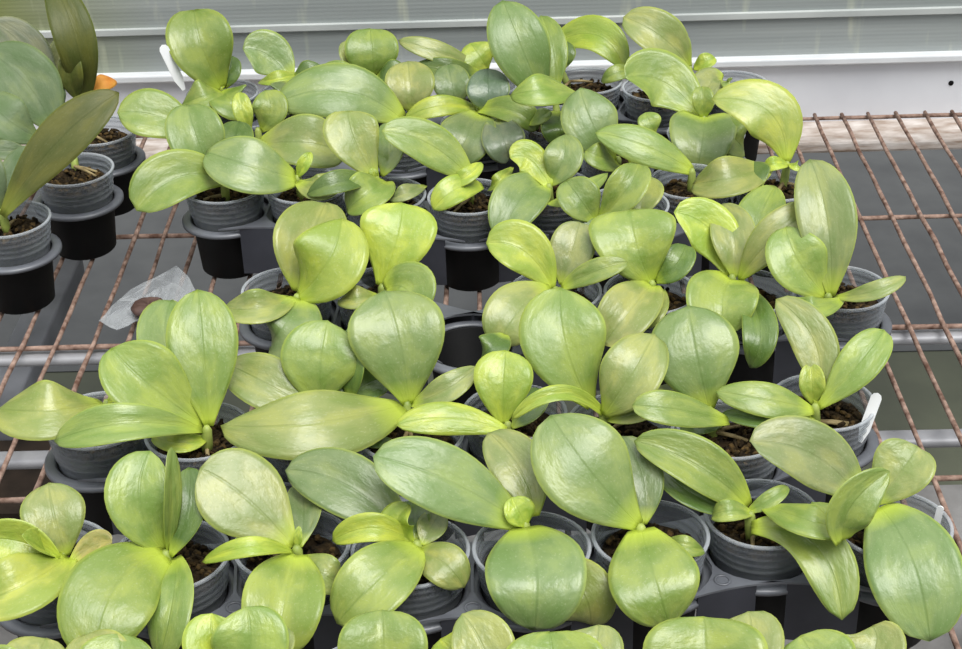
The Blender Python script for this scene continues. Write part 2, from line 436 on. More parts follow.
# ---- row cut by the bottom edge of the photo (leaves only in view)
plant('young orchid at the bottom left corner, only a low pale leaf tip in view', (20,712), (22,690), [
    (None,(46,637),64,'o',D(a=30)), (None,(-20,655),50,'g'), (None,(60,700),40,'g')], row='O')
plant('young orchid with two overlapping broad leaf tips in front of the huge glossy leaf', (110,708), (112,690), [
    (None,(84,634),66,'o',D(a=40)), (None,(122,633),78,'g',D(a=50)), (None,(70,700),50,'g')], row='O')
plant('young orchid with a heart-notched bright leaf at the bottom edge, left of centre', (238,705), (240,688), [
    (None,(212,613),66,'y',D(m=(216,645),a=55)), (None,(246,606),78,'g',D(m=(250,645),a=60,fold=.3)), (None,(288,626),48,'o',D(a=38))], row='O')
plant('young orchid with one round darker leaf tip at bottom edge, below a moulded circle', (382,706), (384,690), [
    (None,(382,608),90,'g',D(a=55,fold=.3)), (None,(345,690),50,'o')], row='O')
plant('young orchid with a narrow pale leaf tip leaning left under the drooping front leaf', (490,712), (494,694), [
    (None,(462,613),64,'o',D(m=(484,650),a=45)), (None,(440,637),62,'y',D(a=30)), (None,(530,690),48,'g')], row='O')
plant('young orchid with a wide low leaf tip at bottom edge beneath the round front leaves', (556,712), (556,696), [
    (None,(550,631),104,'g',D(a=45)), (None,(598,624),64,'o',D(m=(590,655),a=35))], row='O')
plant('young orchid with a very wide bright leaf tip before the dark tray panel', (706,712), (706,694), [
    (None,(704,616),124,'g',D(a=50)), (None,(748,611),72,'o',D(m=(745,650),a=35)), (None,(660,650),60,'y',D(a=30))], row='O')
plant('young orchid at bottom right edge with a low wide leaf and narrow pale tip', (830,715), (836,695), [
    (None,(800,635),82,'g',D(a=40)), (None,(872,625),62,'o',D(m=(872,655),a=38))], row='O')

# ---- first full row
plant('potted orchid at the left edge with a yellow folded young leaf and a withered bract', (64,553), (62,557), [
    ((68,558),(-30,606),66,(166,184,84),D(m=(25,585),dz=.01)), ((58,560),(-26,541),44,'y',D(m=(18,541),fold=.5,roll=-25,dzb=.006)),
    ((54,558),(22,535),30,'y',D(fold=.5,roll=30,dz=.018,bright=.9,a=60)),
    ((66,556),(48,482),64,'o',D(m=(55,520),fold=.30,wp=.62)), ((72,562),(112,543),26,(166,166,92),D(m=(95,545),fold=.5,label='withered yellow-brown leaf base'))], row='P')
plant('potted orchid with a huge glossy leaf drooping forward and a leaf folded upright behind it', (178,552), (166,555), [
    ((164,551),(150,450),68,'g',D(m=(140,503),a=60,wp=.6)), ((168,553),(172,447),26,'g',D(m=(171,500),a=70,roll=50,bright=.85)),
    ((171,556),(189,467),36,'d',D(m=(188,510),a=52,dz=-.006)),
    ((164,553),(96,662),96,'g',D(m=(112,592),fold=.05,a=22,bw=.3)), ((176,558),(158,662),48,'g',D(m=(172,605),dzb=-.004,a=24,bright=.9,roll=20))], row='P')
plant('potted orchid with a large round pale disc leaf above an oval hanging leaf', (292,545), (297,550), [
    ((293,546),(200,468),88,'o',D(m=(243,496),wp=.52,fold=.05,a=52,curl=.02)), ((292,552),(202,562),22,'y',D(m=(250,547),dm=.010,fold=.3)),
    ((297,556),(276,658),82,'g',D(m=(284,603),wp=.5)), ((300,547),(300,482),36,'s',D(m=(304,512),dz=-.03,fix=1)),
    ((297,548),(299,526),9,'y',D(a=70,wp=.4)), ((300,560),(340,585),40,'o',D(dzb=-.008))], row='P')
plant('potted orchid whose young leaf folds into a pointed boat above a broad leaf', (408,548), (417,545), [
    ((419,547),(336,624),72,'g',D(m=(380,578),wp=.55,fold=.12)), ((410,541),(332,541),30,'y',D(m=(372,528),dm=.012,fold=.35,roll=-10)),
    ((414,544),(411,506),40,'y',D(m=(398,524),a=65,fold=.35,roll=-30)),
    ((405,534),(285,470),68,'s',D(m=(345,485),dz=-.018,dzb=-.008,wp=.5)), ((416,552),(465,588),46,'o',D(m=(442,562),dzb=-.006,fold=.1)),
    ((422,545),(440,512),30,'p',D(a=40,dz=-.010,fold=.3,label='brownish scarred leaf stub')), ((416,540),(412,500),34,'d',D(dz=-.012))], row='P')
plant('potted orchid with a long striped leaf stretched left, heart-shaped leaf hanging forward', (528,545), (525,525), [
    ((521,523),(373,455),74,'b',D(m=(445,480),wp=.52,fold=.04,curl=.02,dz=.012)), ((536,516),(488,432),56,'p',D(m=(520,470),dz=-.012)),
    ((527,528),(534,632),102,'b',D(m=(536,574),wp=.46,fold=.10,bw=.3,a=22,dm=.006,dz=.006)), ((526,526),(512,497),32,'y',D(a=62,fold=.4,wp=.5)),
    ((548,556),(590,627),62,'o',D(m=(582,592),dzb=-.016,dz=-.012,fix=1,curl=.1,bw=.2))], row='P')
plant('potted orchid with a great upright oval leaf and a round leaf hanging below it', (647,533), (641,529), [
    ((639,526),(551,414),98,'b',D(m=(588,470),wp=.54,fold=.06,curl=.06,a=50)), ((644,524),(622,436),44,'s',D(m=(642,478),dz=-.012)),
    ((641,530),(670,627),92,'g',D(m=(654,578),wp=.5,fold=.04,curl=.03,bw=.3)), ((662,542),(704,550),22,'g',D(dzb=-.008,fix=1))], row='P')
plant('potted orchid in a fully visible ribbed pot with a leaf drooping over its front rim', (752,514), (750,516), [
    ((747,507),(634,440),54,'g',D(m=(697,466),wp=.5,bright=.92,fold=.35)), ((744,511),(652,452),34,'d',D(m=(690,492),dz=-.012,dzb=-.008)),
    ((752,514),(712,516),24,'g',D(m=(730,511),fold=.3)), ((748,512),(788,486),18,'g',D(m=(770,500),a=45,fold=.4)),
    ((764,506),(847,530),40,'g',D(m=(806,520),wp=.5,fold=.2,roll=-12,dz=.004,dm=.006)), ((752,528),(842,620),54,'g',D(m=(815,545),a=30,dm=.004,wp=.62,bright=.92,dzb=-.006))], row='P')
plant('potted orchid at the right with an enormous leaf drooping over the bench edge', (893,523), (868,502), [
    ((857,497),(750,441),68,'p',D(m=(812,455),wp=.5,dz=.008)), ((874,504),(918,446),62,'o',D(m=(900,472),wp=.6)),
    ((842,540),(890,471),46,'g',D(dzb=.016,m=(852,505),a=62,fold=.35,bright=.92,roll=25,bw=.45,wp=.45)), ((880,508),(930,642),96,'b',D(m=(912,562),wp=.56,fold=.04,bw=.3,a=30)),
    ((866,505),(812,502),36,'g',D(m=(838,520),fold=.2,dz=.006))], row='P')

# ---- second row
plant('potted orchid at the left, its pale split leaf reaching the left edge of the photo', (112,420), (107,404), [
    ((102,403),(-4,408),66,'o',D(m=(50,411),wp=.6,fold=.10,dz=.004)), ((106,404),(122,390),10,'y',D(a=60))], row='Q')
plant('potted orchid with a bright ribbed leaf, tall upright leaf and long left leaf', (213,427), (207,430), [
    ((203,425),(112,348),78,'g',D(m=(148,385),wp=.55,a=45,dz=.012,bright=1.03)), ((209,426),(198,289),72,'g',D(m=(203,350),wp=.58,a=52,fold=.14)),
    ((198,412),(172,299),58,'b',D(m=(168,348),a=44,dz=-.012)), ((202,431),(54,441),44,'g',D(m=(128,424),wp=.66,bw=.12,dm=.006,dz=.006)),
    ((206,438),(152,436),24,'y',D(dzb=-.010,m=(180,443)))], row='Q')
plant('potted orchid almost hidden, one ribbed leaf folded upright and one leaf spread left', (320,425), (322,408), [
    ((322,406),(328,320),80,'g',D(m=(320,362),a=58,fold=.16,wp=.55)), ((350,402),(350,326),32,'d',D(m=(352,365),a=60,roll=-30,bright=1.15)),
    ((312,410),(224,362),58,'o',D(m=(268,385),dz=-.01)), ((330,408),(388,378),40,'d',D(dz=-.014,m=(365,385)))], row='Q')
plant('potted orchid with a heart-shaped upright leaf, broad blotched leaf lying to left', (408,425), (407,405), [
    ((402,406),(220,425),76,'o',D(m=(312,424),wp=.42,fold=.03,bw=.3,dz=.006)), ((409,404),(384,288),98,'b',D(m=(399,342),wp=.62,fold=.10,a=52)),
    ((412,404),(477,366),30,'o',D(m=(446,390),fold=.3)), ((398,444),(348,439),16,'d',D(dzb=-.02))], row='Q')
plant('potted orchid with a small bright pointed leaf and a flat leaf lying to the left', (515,418), (508,426), [
    ((503,424),(506,350),60,'y',D(m=(503,385),a=55,fold=.25,wp=.62,bright=.92)), ((506,431),(396,425),36,'y',D(m=(450,418),wp=.55,fold=.06,bright=.9)),
    ((512,428),(542,388),30,'d',D(m=(530,408),dz=-.01))], row='Q')
plant('potted orchid with a tall double-lobed leaf and a thin yellow leaf arching left', (602,420), (603,413), [
    ((591,406),(561,287),88,'g',D(m=(565,345),wp=.60,a=52,fold=.14)), ((604,415),(655,333),64,'o',D(m=(630,376),wp=.52,a=44)),
    ((602,413),(511,420),18,'y',D(m=(558,394),dm=.012,fold=.5,dz=.008,bw=.5)), ((609,419),(677,384),28,'o',D(m=(645,408),dz=-.012,dzb=-.004))], row='Q')
plant('potted orchid with a large leaf showing pale sheen, flat leaf at its left foot', (712,425), (709,411), [
    ((709,410),(688,305),90,'b',D(m=(696,355),wp=.56,a=52,fold=.06)), ((728,421),(632,405),38,'g',D(m=(678,410),wp=.55,fold=.08,dzb=-.006)),
    ((722,424),(680,428),20,'d',D(dzb=-.014))], row='Q')
plant('potted orchid at right with a white tag at its rim, narrow leaf pointing up-right', (818,402), (815,408), [
    ((817,406),(776,299),46,'o',D(m=(815,345),a=44,wp=.52)), ((819,408),(885,329),44,'g',D(m=(857,366),a=46,wp=.58,fold=.14,bright=1.03)),
    ((813,404),(811,364),26,'y',D(a=62,wp=.5,fold=.4,bright=.92)), ((813,410),(715,391),38,'g',D(m=(768,400),wp=.5,fold=.06)), ((814,417),(722,413),22,'d',D(m=(770,420),dzb=-.010,bright=1.15))], row='Q')

# ---- third row
plant('potted orchid with two nested bright leaves standing upright beside a clear ribbed rim', (288,288), (297,298), [
    ((298,297),(342,218),78,'y',D(m=(328,262),wp=.52,a=52,bright=.95,fold=.22)), ((297,291),(326,201),72,'o',D(m=(309,245),a=46,dz=-.012)),
    ((292,299),(222,308),38,'o',D(m=(258,309),wp=.5)), ((300,300),(268,345),78,'b',D(m=(284,325),wp=.5,dz=-.004))], row='R')
plant('potted orchid with one fan-shaped bright leaf beside the gap with the empty tray ring', (380,288), (382,288), [
    ((381,286),(402,202),78,'y',D(m=(396,240),wp=.66,a=50,fold=.14)), ((386,290),(415,318),60,'g',D(m=(406,290))), ((378,296),(338,300),26,'o')], row='R')
plant('potted orchid with a cupped yellowish leaf on a short stalk, right of the empty ring', (556,290), (556,291), [
    ((552,289),(486,243),54,'y',D(m=(524,252),wp=.6,bw=.14,a=52,dm=.006,bright=.92)), ((562,285),(580,221),46,'p',D(m=(572,250))),
    ((562,288),(628,262),26,'g',D(m=(595,272),bright=.92)), ((552,292),(500,346),62,'o',D(m=(518,312),wp=.5)), ((505,335),(480,358),34,'d',D(dzb=-.01))], row='R')
plant('potted orchid with a wide leaf like an open book, pale leaf hanging forward', (655,290), (652,284), [
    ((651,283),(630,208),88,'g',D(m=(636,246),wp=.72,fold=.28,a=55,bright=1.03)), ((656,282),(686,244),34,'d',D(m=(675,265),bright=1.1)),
    ((652,286),(603,345),56,'o',D(m=(632,308),wp=.55)), ((660,290),(640,325),36,'o',D(dzb=-.01))], row='R')
plant('potted orchid with a yellow-green leaf arching left and a round leaf hanging in front', (742,290), (732,278), [
    ((727,276),(674,212),54,'y',D(m=(711,232),wp=.5,a=52,fold=.25)), ((733,277),(722,203),46,'o',D(m=(734,240),a=48,dz=-.008)),
    ((740,280),(823,203),44,'o',D(m=(772,240),a=52,wp=.6)), ((746,266),(775,186),48,'g',D(m=(758,222),dz=-.012)),
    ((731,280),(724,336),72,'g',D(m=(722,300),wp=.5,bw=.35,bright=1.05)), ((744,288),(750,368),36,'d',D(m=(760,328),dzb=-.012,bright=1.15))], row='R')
plant('potted orchid in a clear pot at right, with tall grey-green and narrow pointed leaves', (841,287), (828,297), [
    ((825,296),(786,226),62,'g',D(m=(797,260),wp=.48,a=54,fold=.25,bright=1.1)), ((831,296),(810,158),60,'p',D(m=(827,222),a=50,wp=.55)),
    ((836,297),(906,276),20,'o',D(m=(872,292),fold=.25,dz=.008)), ((842,299),(782,300),26,'g',D(m=(814,308),fold=.15))], row='R')

# ---- fourth row
plant('potted orchid above a bare tray end cup, one leaf drooping down left', (234,185), (224,180), [
    ((226,180),(136,210),58,'g',D(m=(178,178),wp=.62)), ((215,176),(188,104),58,'b',D(m=(197,140),a=55,wp=.55)),
    ((196,134),(117,112),54,'g',D(m=(155,116),wp=.6,bright=1.05)), ((225,172),(240,120),40,'d',D(dz=-.01))], row='S')
plant('potted orchid with a smooth round leaf turned left and a tiny bright new leaf', (308,186), (298,178), [
    ((296,179),(206,152),62,'b',D(m=(250,166),wp=.52,fold=.04)), ((298,183),(340,178),26,'o',D(m=(320,190),dzb=.002)), ((297,178),(311,152),14,'y',D(a=62,fold=.4)), ((298,182),(338,172),20,'o',D(m=(318,184)))], row='S')
plant('potted orchid with a pale upright leaf above a dark-sided folded leaf', (385,193), (377,180), [
    ((376,179),(348,110),56,'o',D(m=(354,140),a=52,wp=.62)), ((382,176),(388,122),30,'b',D(m=(390,150),dz=-.01)),
    ((376,180),(306,194),26,'d',D(m=(340,182))), ((386,182),(346,210),44,'g',D(m=(370,192),dzb=-.002)),
    ((375,179),(372,168),9,'y',D(a=70)), ((425,186),(390,199),18,'p',D(dzb=-.01))], row='S')
plant('potted orchid with a wide smooth leaf leaning left and small yellow new leaves', (458,195), (470,180), [
    ((470,178),(382,130),46,'g',D(m=(428,144),wp=.48,bright=1.08,fold=.08,dz=.008)), ((440,186),(481,162),18,'y',D(m=(464,178),fold=.3)), ((482,186),(433,210),32,'y',D(m=(455,190),fold=.2,bright=.95))], row='S')
plant('potted orchid with a yellow-green hooded young leaf and a flat leaf hanging in front', (560,188), (549,187), [
    ((550,187),(510,158),36,'y',D(m=(530,160),fold=.3,wp=.62,dm=.006)), ((512,168),(488,190),14,'y',D(a=40)), ((546,184),(500,240),54,'b',D(m=(520,200),wp=.5)),
    ((549,185),(564,134),40,'b',D(m=(563,160))), ((549,203),(608,173),20,'g',D(m=(575,195),fold=.2))], row='S')
plant('potted orchid with a dark two-halved folded leaf above the pale book-like leaf', (622,200), (600,221), [
    ((598,222),(640,163),40,'g',D(m=(625,192),a=50,bright=.95)), ((595,221),(566,180),44,'g',D(m=(580,200),a=50,bright=.88)),
    ((640,216),(645,176),42,'o',D(dz=-.012)), ((602,210),(570,240),36,'s',D(dz=-.01))], row='S')
plant('potted orchid with a long oval leaf lying flat leftward above a ribbed rim', (688,182), (692,172), [
    ((692,171),(595,132),40,'g',D(m=(645,146),wp=.52,fold=.06)), ((655,133),(645,112),24,'g',D(a=50,bright=1.1))], row='S')
plant('potted orchid with a large yellowing leaf arching over, its new leaf bright yellow', (775,182), (787,165), [
    ((786,163),(711,98),60,(176,196,92),D(m=(768,112),wp=.48,fold=.06,bright=.95,dm=.01)), ((789,166),(763,170),16,'y',D(m=(775,164),bright=1.1)), ((790,164),(802,168),12,'y'),
    ((768,168),(692,184),46,'o',D(m=(732,178),wp=.55,fold=.25)), ((760,190),(740,165),46,'d',D(dz=-.015))], row='S')

# ---- fifth row, half hidden
plant('potted orchid with a yellow-lined folded leaf between smooth round and small disc leaves', (262,140), (258,131), [
    ((250,133),(240,92),20,'y',D(m=(243,112),a=60,fold=.4)), ((262,131),(266,90),36,'g',D(m=(270,110),a=60,fold=.35)), ((258,146),(345,152),58,'o',D(m=(302,143),wp=.55,dz=-.01))], row='U')
plant('potted orchid with a big greyish leaf curving down to the left like a shell', (400,130), (398,120), [
    ((402,120),(275,104),62,'b',D(m=(342,91),wp=.50,dm=.012,curl=.25)), ((412,112),(408,60),50,'o',D(m=(410,86),a=48)), ((402,112),(376,90),34,'d')], row='U')
plant('potted orchid whose leaves spread level to both sides from a pale crown', (478,122), (478,110), [
    ((478,109),(404,119),24,'y',D(m=(440,106),fold=.2,bright=.92)), ((478,110),(538,130),30,'g',D(m=(513,111),dz=-.012,fold=.35,bright=.85)), ((530,124),(551,110),16,'g',D(bright=1.1)),
    ((480,114),(455,162),56,'s',D(m=(467,136),wp=.5)), ((455,108),(448,64),38,'s',D(m=(452,86))), ((488,112),(488,68),44,(104,128,98),D(m=(488,92))), ((496,118),(510,160),44,(118,134,104)), ((447,98),(440,92),10,'y')], row='U')
plant('potted orchid with the tallest upright leaf of the back rows', (560,120), (556,104), [
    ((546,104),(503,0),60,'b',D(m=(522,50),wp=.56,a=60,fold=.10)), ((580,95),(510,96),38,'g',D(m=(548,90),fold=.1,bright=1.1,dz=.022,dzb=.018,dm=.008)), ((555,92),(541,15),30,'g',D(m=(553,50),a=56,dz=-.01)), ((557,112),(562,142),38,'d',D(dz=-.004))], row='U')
plant('potted orchid with a broad oval leaf standing in the middle of the back rows', (618,150), (618,160), [
    ((614,162),(580,88),58,'b',D(m=(592,124),wp=.56,a=54,fold=.08)), ((620,166),(585,150),30,'g',D(dzb=-.012)), ((628,160),(660,140),34,'d',D(dz=-.01))], row='U')
plant('potted orchid with a grey-green bowl-shaped leaf hanging below a bright new leaf', (706,132), (704,118), [
    ((704,117),(697,172),68,'b',D(m=(702,140),wp=.35,bw=.6)), ((704,118),(702,86),22,'g',D(a=65,fold=.45,bright=.95)), ((698,114),(625,78),62,'g',D(m=(662,82),wp=.55,fold=.2)), ((715,118),(745,150),40,'g')], row='U')

# ---- back row
plant('potted orchid with a round leaf standing at the back left beside a white tag', (226,92), (221,89), [
    ((222,89),(194,8),66,'g',D(m=(202,48),wp=.58,a=62,bright=.95)), ((221,90),(188,68),36,'y',D(m=(203,73),a=64,fold=.15)), ((221,92),(182,104),36,'g',D(m=(205,96))), ((221,92),(240,108),42,'g'), ((225,88),(233,56),24,'d')], row='T')
plant('potted orchid with a small disc leaf against the back wall', (292,92), (290,80), [
    ((289,78),(243,48),48,'b',D(m=(268,56),wp=.52,a=58,bright=1.04)), ((303,74),(258,82),16,'y',D(m=(280,78),bright=.95)), ((296,84),(280,105),40,'s'), ((292,82),(322,66),28,'d')], row='T')
plant('potted orchid with a ribbed leaf at the top of the back row, left of centre', (375,92), (374,78), [
    ((374,79),(370,28),54,'g',D(m=(372,54),a=62,wp=.56,fold=.25)), ((364,78),(346,40),28,'o',D(a=58)), ((374,82),(410,70),34,'d'), ((366,82),(322,66),24,'g')], row='T')
plant('potted orchid with a long pale leaf lying along the back row, bright short leaf', (482,84), (482,70), [
    ((480,70),(398,40),24,'o',D(m=(438,52),fold=.15,dz=.006)), ((488,70),(470,42),36,'y',D(a=52,bright=.95)), ((482,74),(412,66),24,'d'), ((490,76),(470,104),36,'s')], row='T')
plant('potted orchid at the back with a bright leaf arching right over an open pot', (588,80), (556,62), [
    ((550,48),(625,68),40,'y',D(m=(594,35),wp=.5,dm=.012,bright=.95)), ((562,70),(560,40),30,'d')], row='T')
plant('potted orchid with a pale smooth oval leaf leaning left at the back right', (668,86), (690,68), [
    ((690,68),(623,16),48,'o',D(m=(662,38),wp=.52,a=56,bright=1.0)), ((690,64),(662,28),30,'g',D(dz=-.01)), ((694,68),(715,57),18,'y',D(a=50,fold=.3,bright=.92)), ((642,72),(601,82),18,'g',D(m=(620,72),dzb=-.01))], row='T')
plant('clear pot at the right end of the back row with a drooping pale leaf', (722,84), (722,84), [
    ((722,80),(702,112),36,'p',D(m=(710,84))), ((724,82),(733,86),14,'g')], row='T')

# ---- the older, dark-leaved orchids at the left edge
OLD = 'mature dark-leaved orchids at the left edge'
plant('mature orchid at left edge with a long olive leaf sweeping up to the right', (8,218), (2,212), [
    ((3,216),(119,92),52,'k',D(m=(58,142),a=46,wp=.58,bw=.16,fold=.18)), ((0,212),(-40,140),50,'t'), ((0,206),(30,145),32,'t',D(dz=-.02,bright=1.1))], group=OLD, mat='dark_leaf', row='Z')
plant('mature orchid at left edge with an upright dark leaf and broad blue-green leaves', (74,168), (72,142), [
    ((84,100),(48,-28),42,'k',D(m=(75,38),a=64,wp=.55,bw=.3)), ((78,100),(72,48),24,'k',D(m=(71,74),a=84,fold=.4,bright=1.35,dzb=.006)), ((56,134),(-14,50),66,'t',D(m=(26,84),a=52,wp=.5,bright=1.1)),
    ((42,140),(-20,88),50,'t',D(m=(5,118),bright=1.15)), ((30,152),(-20,150),22,'t',D(bright=1.2))], group=OLD, mat='dark_leaf', row='Z')
plant('mature orchid at left edge, farthest back, with dull grey-green leaves', (98,130), (70,112), [
    ((54,112),(-8,22),44,(112,124,96),D(m=(28,54),a=56)), ((50,78),(70,34),24,'m',D(a=50)), ((62,112),(40,88),34,'t')], group=OLD, mat='dark_leaf', row='Z')


POSES = [at(470, 312, RIM_Z)]; POSES[0].z = RIM_Z - POT_H
SPECS.append([POSES[0], None, None, None, None, None, None, 'R'])      # the empty place in the third tray
spread_pots()
for s in SPECS:
    if s[1]: build_plant(*s)
    else: ES = s[0].copy()
from mathutils.bvhtree import BVHTree
def pot_obstacle(b):
    bm = bmesh.new(); lathe(bm, [(POT_R-.011, .002), (POT_R-.003, POT_H*.6), (POT_R+.0015, POT_H)], 24, c=b)
    vs = [v.co for v in bm.verts]
    o = dict(t=BVHTree.FromBMesh(bm), lo=[min(v[i] for v in vs) for i in range(3)], hi=[max(v[i] for v in vs) for i in range(3)]); bm.free(); return o
def ring_obstacle(b):
    bm = bmesh.new(); box(bm, b.x-.05, b.x+.05, b.y-.0515, b.y+.0515, .03, .0635)
    vs = [v.co for v in bm.verts]
    o = dict(t=BVHTree.FromBMesh(bm), lo=[min(v[i] for v in vs) for i in range(3)], hi=[max(v[i] for v in vs) for i in range(3)]); bm.free(); return o
settle_leaves([f(b) for b, r in POTS for f in (pot_obstacle, ring_obstacle)])
random.seed(3)
# ---------------------------------------------------------------- trays (one strip of cups per row)
RING_Z, RIN, ROUT = .060, .0392, .0492
CUP_ME = None
def cup_mesh():
    bm = bmesh.new()
    prof = [(0, -.0022+.0022), (.0315, 0), (.0335, .002), (RIN-.001, RING_Z-.004), (RIN, RING_Z), (RIN-.0016, RING_Z-.001), (.0322, .0035), (0, .003)]
    lathe(bm, prof, 36); bmesh.ops.remove_doubles(bm, verts=bm.verts[:], dist=1e-6)
    bmesh.ops.recalc_face_normals(bm, faces=bm.faces[:])
    me = bpy.data.meshes.new('cup'); bm.to_mesh(me); bm.free(); me.materials.append(M['cup'])
    for p in me.polygons: p.use_smooth = True
    return me
CUP_ME = cup_mesh()
def ring_mesh():
    bm = bmesh.new()
    lathe(bm, [(RIN, RING_Z-.003), (RIN, RING_Z+.001), (RIN+.002, RING_Z+.002), (ROUT-.002, RING_Z+.0015), (ROUT, RING_Z), (ROUT, RING_Z-.003)], 44, closed=True)
    bmesh.ops.recalc_face_normals(bm, faces=bm.faces[:])
    me = bpy.data.meshes.new('ring'); bm.to_mesh(me); bm.free(); me.materials.append(M['tray'])
    for p in me.polygons: p.use_smooth = True
    return me
RING_ME = ring_mesh()
def tray(label, pts, group='black plastic pot trays', circle=None, ends=True):
    pts = sorted(pts, key=lambda p: p.x)
    c = Vector((sum(p.x for p in pts)/len(pts), sum(p.y for p in pts)/len(pts), .0022))
    root = empty('pot_tray', c, label, 'tray', group)
    for p in pts:
        loc = (p.x-c.x, p.y-c.y, 0)
        link_me('cup', CUP_ME, None, root, loc); link_me('ring', RING_ME, None, root, loc)
    for a, b in zip(pts, pts[1:]):
        mid = (a+b)/2 - c; d = (b-a); L = Vector((d.x, d.y, 0)).length; ang = math.atan2(d.y, d.x)
        # waisted web joining two rings, with plain panels hanging under its front and back edges
        bm = bmesh.new(); n = 12; grid = []
        for i in range(n+1):
            y = -.0487 + .0974*i/n
            xe = max(.0012, L/2 - math.sqrt(max(0, .0470**2 - y*y)))
            grid.append([[bm.verts.new((xe*(-1+2*q/6), y*(1 - .10*(1-(-1+2*q/6)**2)), z)) for q in range(7)] for z in (RING_Z-.0022, RING_Z-.0004)])
        for A, B in zip(grid, grid[1:]):
            for q in range(6):
                bm.faces.new((A[1][q], A[1][q+1], B[1][q+1], B[1][q])); bm.faces.new((A[0][q], B[0][q], B[0][q+1], A[0][q+1]))
            for q in (0, 6): bm.faces.new((A[0][q], A[1][q], B[1][q], B[0][q]))
        for A in (grid[0], grid[-1]):
            for q in range(6): bm.faces.new((A[0][q], A[0][q+1], A[1][q+1], A[1][q]))
        bmesh.ops.recalc_face_normals(bm, faces=bm.faces[:])
        bm.transform(Matrix.Translation(mid) @ Matrix.Rotation(ang, 4, 'Z'))
        link('web', bm, M['tray'], root, smooth=False)
        w_ = max(.008, L/2 - .0215)
        for s_ in (-1, 1):
            bm = box(bmesh.new(), -w_, w_, s_*.0430-.0008, s_*.0430+.0008, .004, RING_Z-.0015)
            bm.transform(Matrix.Translation(mid) @ Matrix.Rotation(ang, 4, 'Z'))
            link('panel', bm, M['panel_dark'], root, smooth=False)
        if circle:
            bm = bmesh.new(); lathe(bm, [(.0045,.0),(.0045,.0010),(.0064,.0010),(.0064,.0)], 24, closed=True)
            bm.transform(Matrix.Translation(mid + Vector((math.sin(ang)*.034, -math.cos(ang)*.034, RING_Z-.0006))))
            link('moulded_ring', bm, M['tray'], root)
    return root
LIFT = Vector((0,0,0))
rows = {}
for b, r in POTS: rows.setdefault(r, []).append(b)
for r in rows: rows[r].sort(key=lambda p: p.x)
def split(lst, n): return [lst[i:i+n] for i in range(0, len(lst), n)]
rows['R'].append(ES); rows['R'].sort(key=lambda p: p.x)
R_ = rows
for r, l in (('O', 'black pot tray at bottom edge, its bare dark panel below the ribbed pot'),
             ('P', 'black pot tray of the front full row, its webs marked with small moulded circles'),
             ('Q', 'black pot tray of the second row, its left ring jutting over bare wires'),
             ('R', 'black pot tray with one empty ring, right end ring holding a clear pot'),
             ('S', 'black pot tray with a flat panel beside its left end cup, over bare wires'),
             ('U', 'black pot tray mostly hidden by leaves, second from the back wall'),
             ('T', 'black pot tray of the back row next to the back wall')):
    tray(l, R_[r], circle=(r == 'P'))
for p, l in zip(R_['Z'], ('black cup at left edge nearest the camera, holding a mature orchid', 'black cup in the middle of the three at the left edge', 'black cup at the left nearest the back wall')):
    t = tray(l, [p], group='black cups of the mature orchids')

# ---------------------------------------------------------------- the wire bench
bench = empty('wire_bench', (0, 1.4, 0), 'rusty open wire mesh bench top on grey steel beams carrying all the pots', 'bench')
iv = -Vector((0, 1.4, 0))
def bench_part(name, bm, mat, smooth=True):
    bmesh.ops.translate(bm, verts=bm.verts[:], vec=iv); return link(name, bm, M[mat], bench, smooth)
FAR = at(880, 111, 0).y
xr = at(842, 114.7, 0).x
sp = abs(at(869, 113.3, 0).x - at(813.7, 116, 0).x) / 2
i0 = int(math.floor((-0.80 - xr) / sp)); i1 = int(math.ceil((.80 - xr) / sp))
WR = .0026
for i in range(i0, i1+1):
    x = xr + i*sp + random.uniform(-.0015, .0015)
    bm = bmesh.new()
    pts = [(x + random.uniform(-.001,.001), .55 + (FAR-.55)*q/24, -WR + random.uniform(-.0008,.0)) for q in range(25)]
    tube(bm, pts, WR, 8, .12); bench_part('wire', bm, 'rust')
for y in sorted({FAR, at(880,211.5,0).y, at(900,320.5,0).y, at(930,471,0).y, at(930,471,0).y-.27, at(930,471,0).y-.54}):
    bm = bmesh.new(); pts = [(-.82 + 1.64*q/40, y, -3*WR + random.uniform(-.0008,.0)) for q in range(41)]
    tube(bm, pts, WR*1.05, 8, .12); bench_part('cross_wire', bm, 'rust')
def beam(y0px, y1px, xpx, z, mat, name='beam', depth=.03):
    a = at(xpx, y0px, z); b = at(xpx, y1px, z)
    bm = box(bmesh.new(), -.84, .84, b.y, a.y, z-depth, z, .004); bench_part(name, bm, mat)
beam(325, 338, 920, -.0145, 'galv', depth=.010)
beam(428, 441, 920, -.0300, 'galv', depth=.010)
# leg slanting down under the left side of the bench
a = at(68, 262, -.06); 
bm = bmesh.new(); box(bm, -.021, .021, -.35, .02, -.03, 0, .003)
bm.transform(Matrix.Translation(at(62, 262, -.09)))
bench_part('side_rail', bm, 'post')

# ---------------------------------------------------------------- room
WALL_Y = FAR + .075
def struct(name, bm, mat, smooth=False):
    o = link(name, bm, M[mat], None, smooth); o['kind'] = 'structure'; return o
zt = at_y(900, 56, WALL_Y).z; zb = at_y(900, 113, WALL_Y).z
struct('wall_back', box(bmesh.new(), -1.6, 1.6, WALL_Y+.004, WALL_Y+.012, zt-.01, 1.2), 'wall')
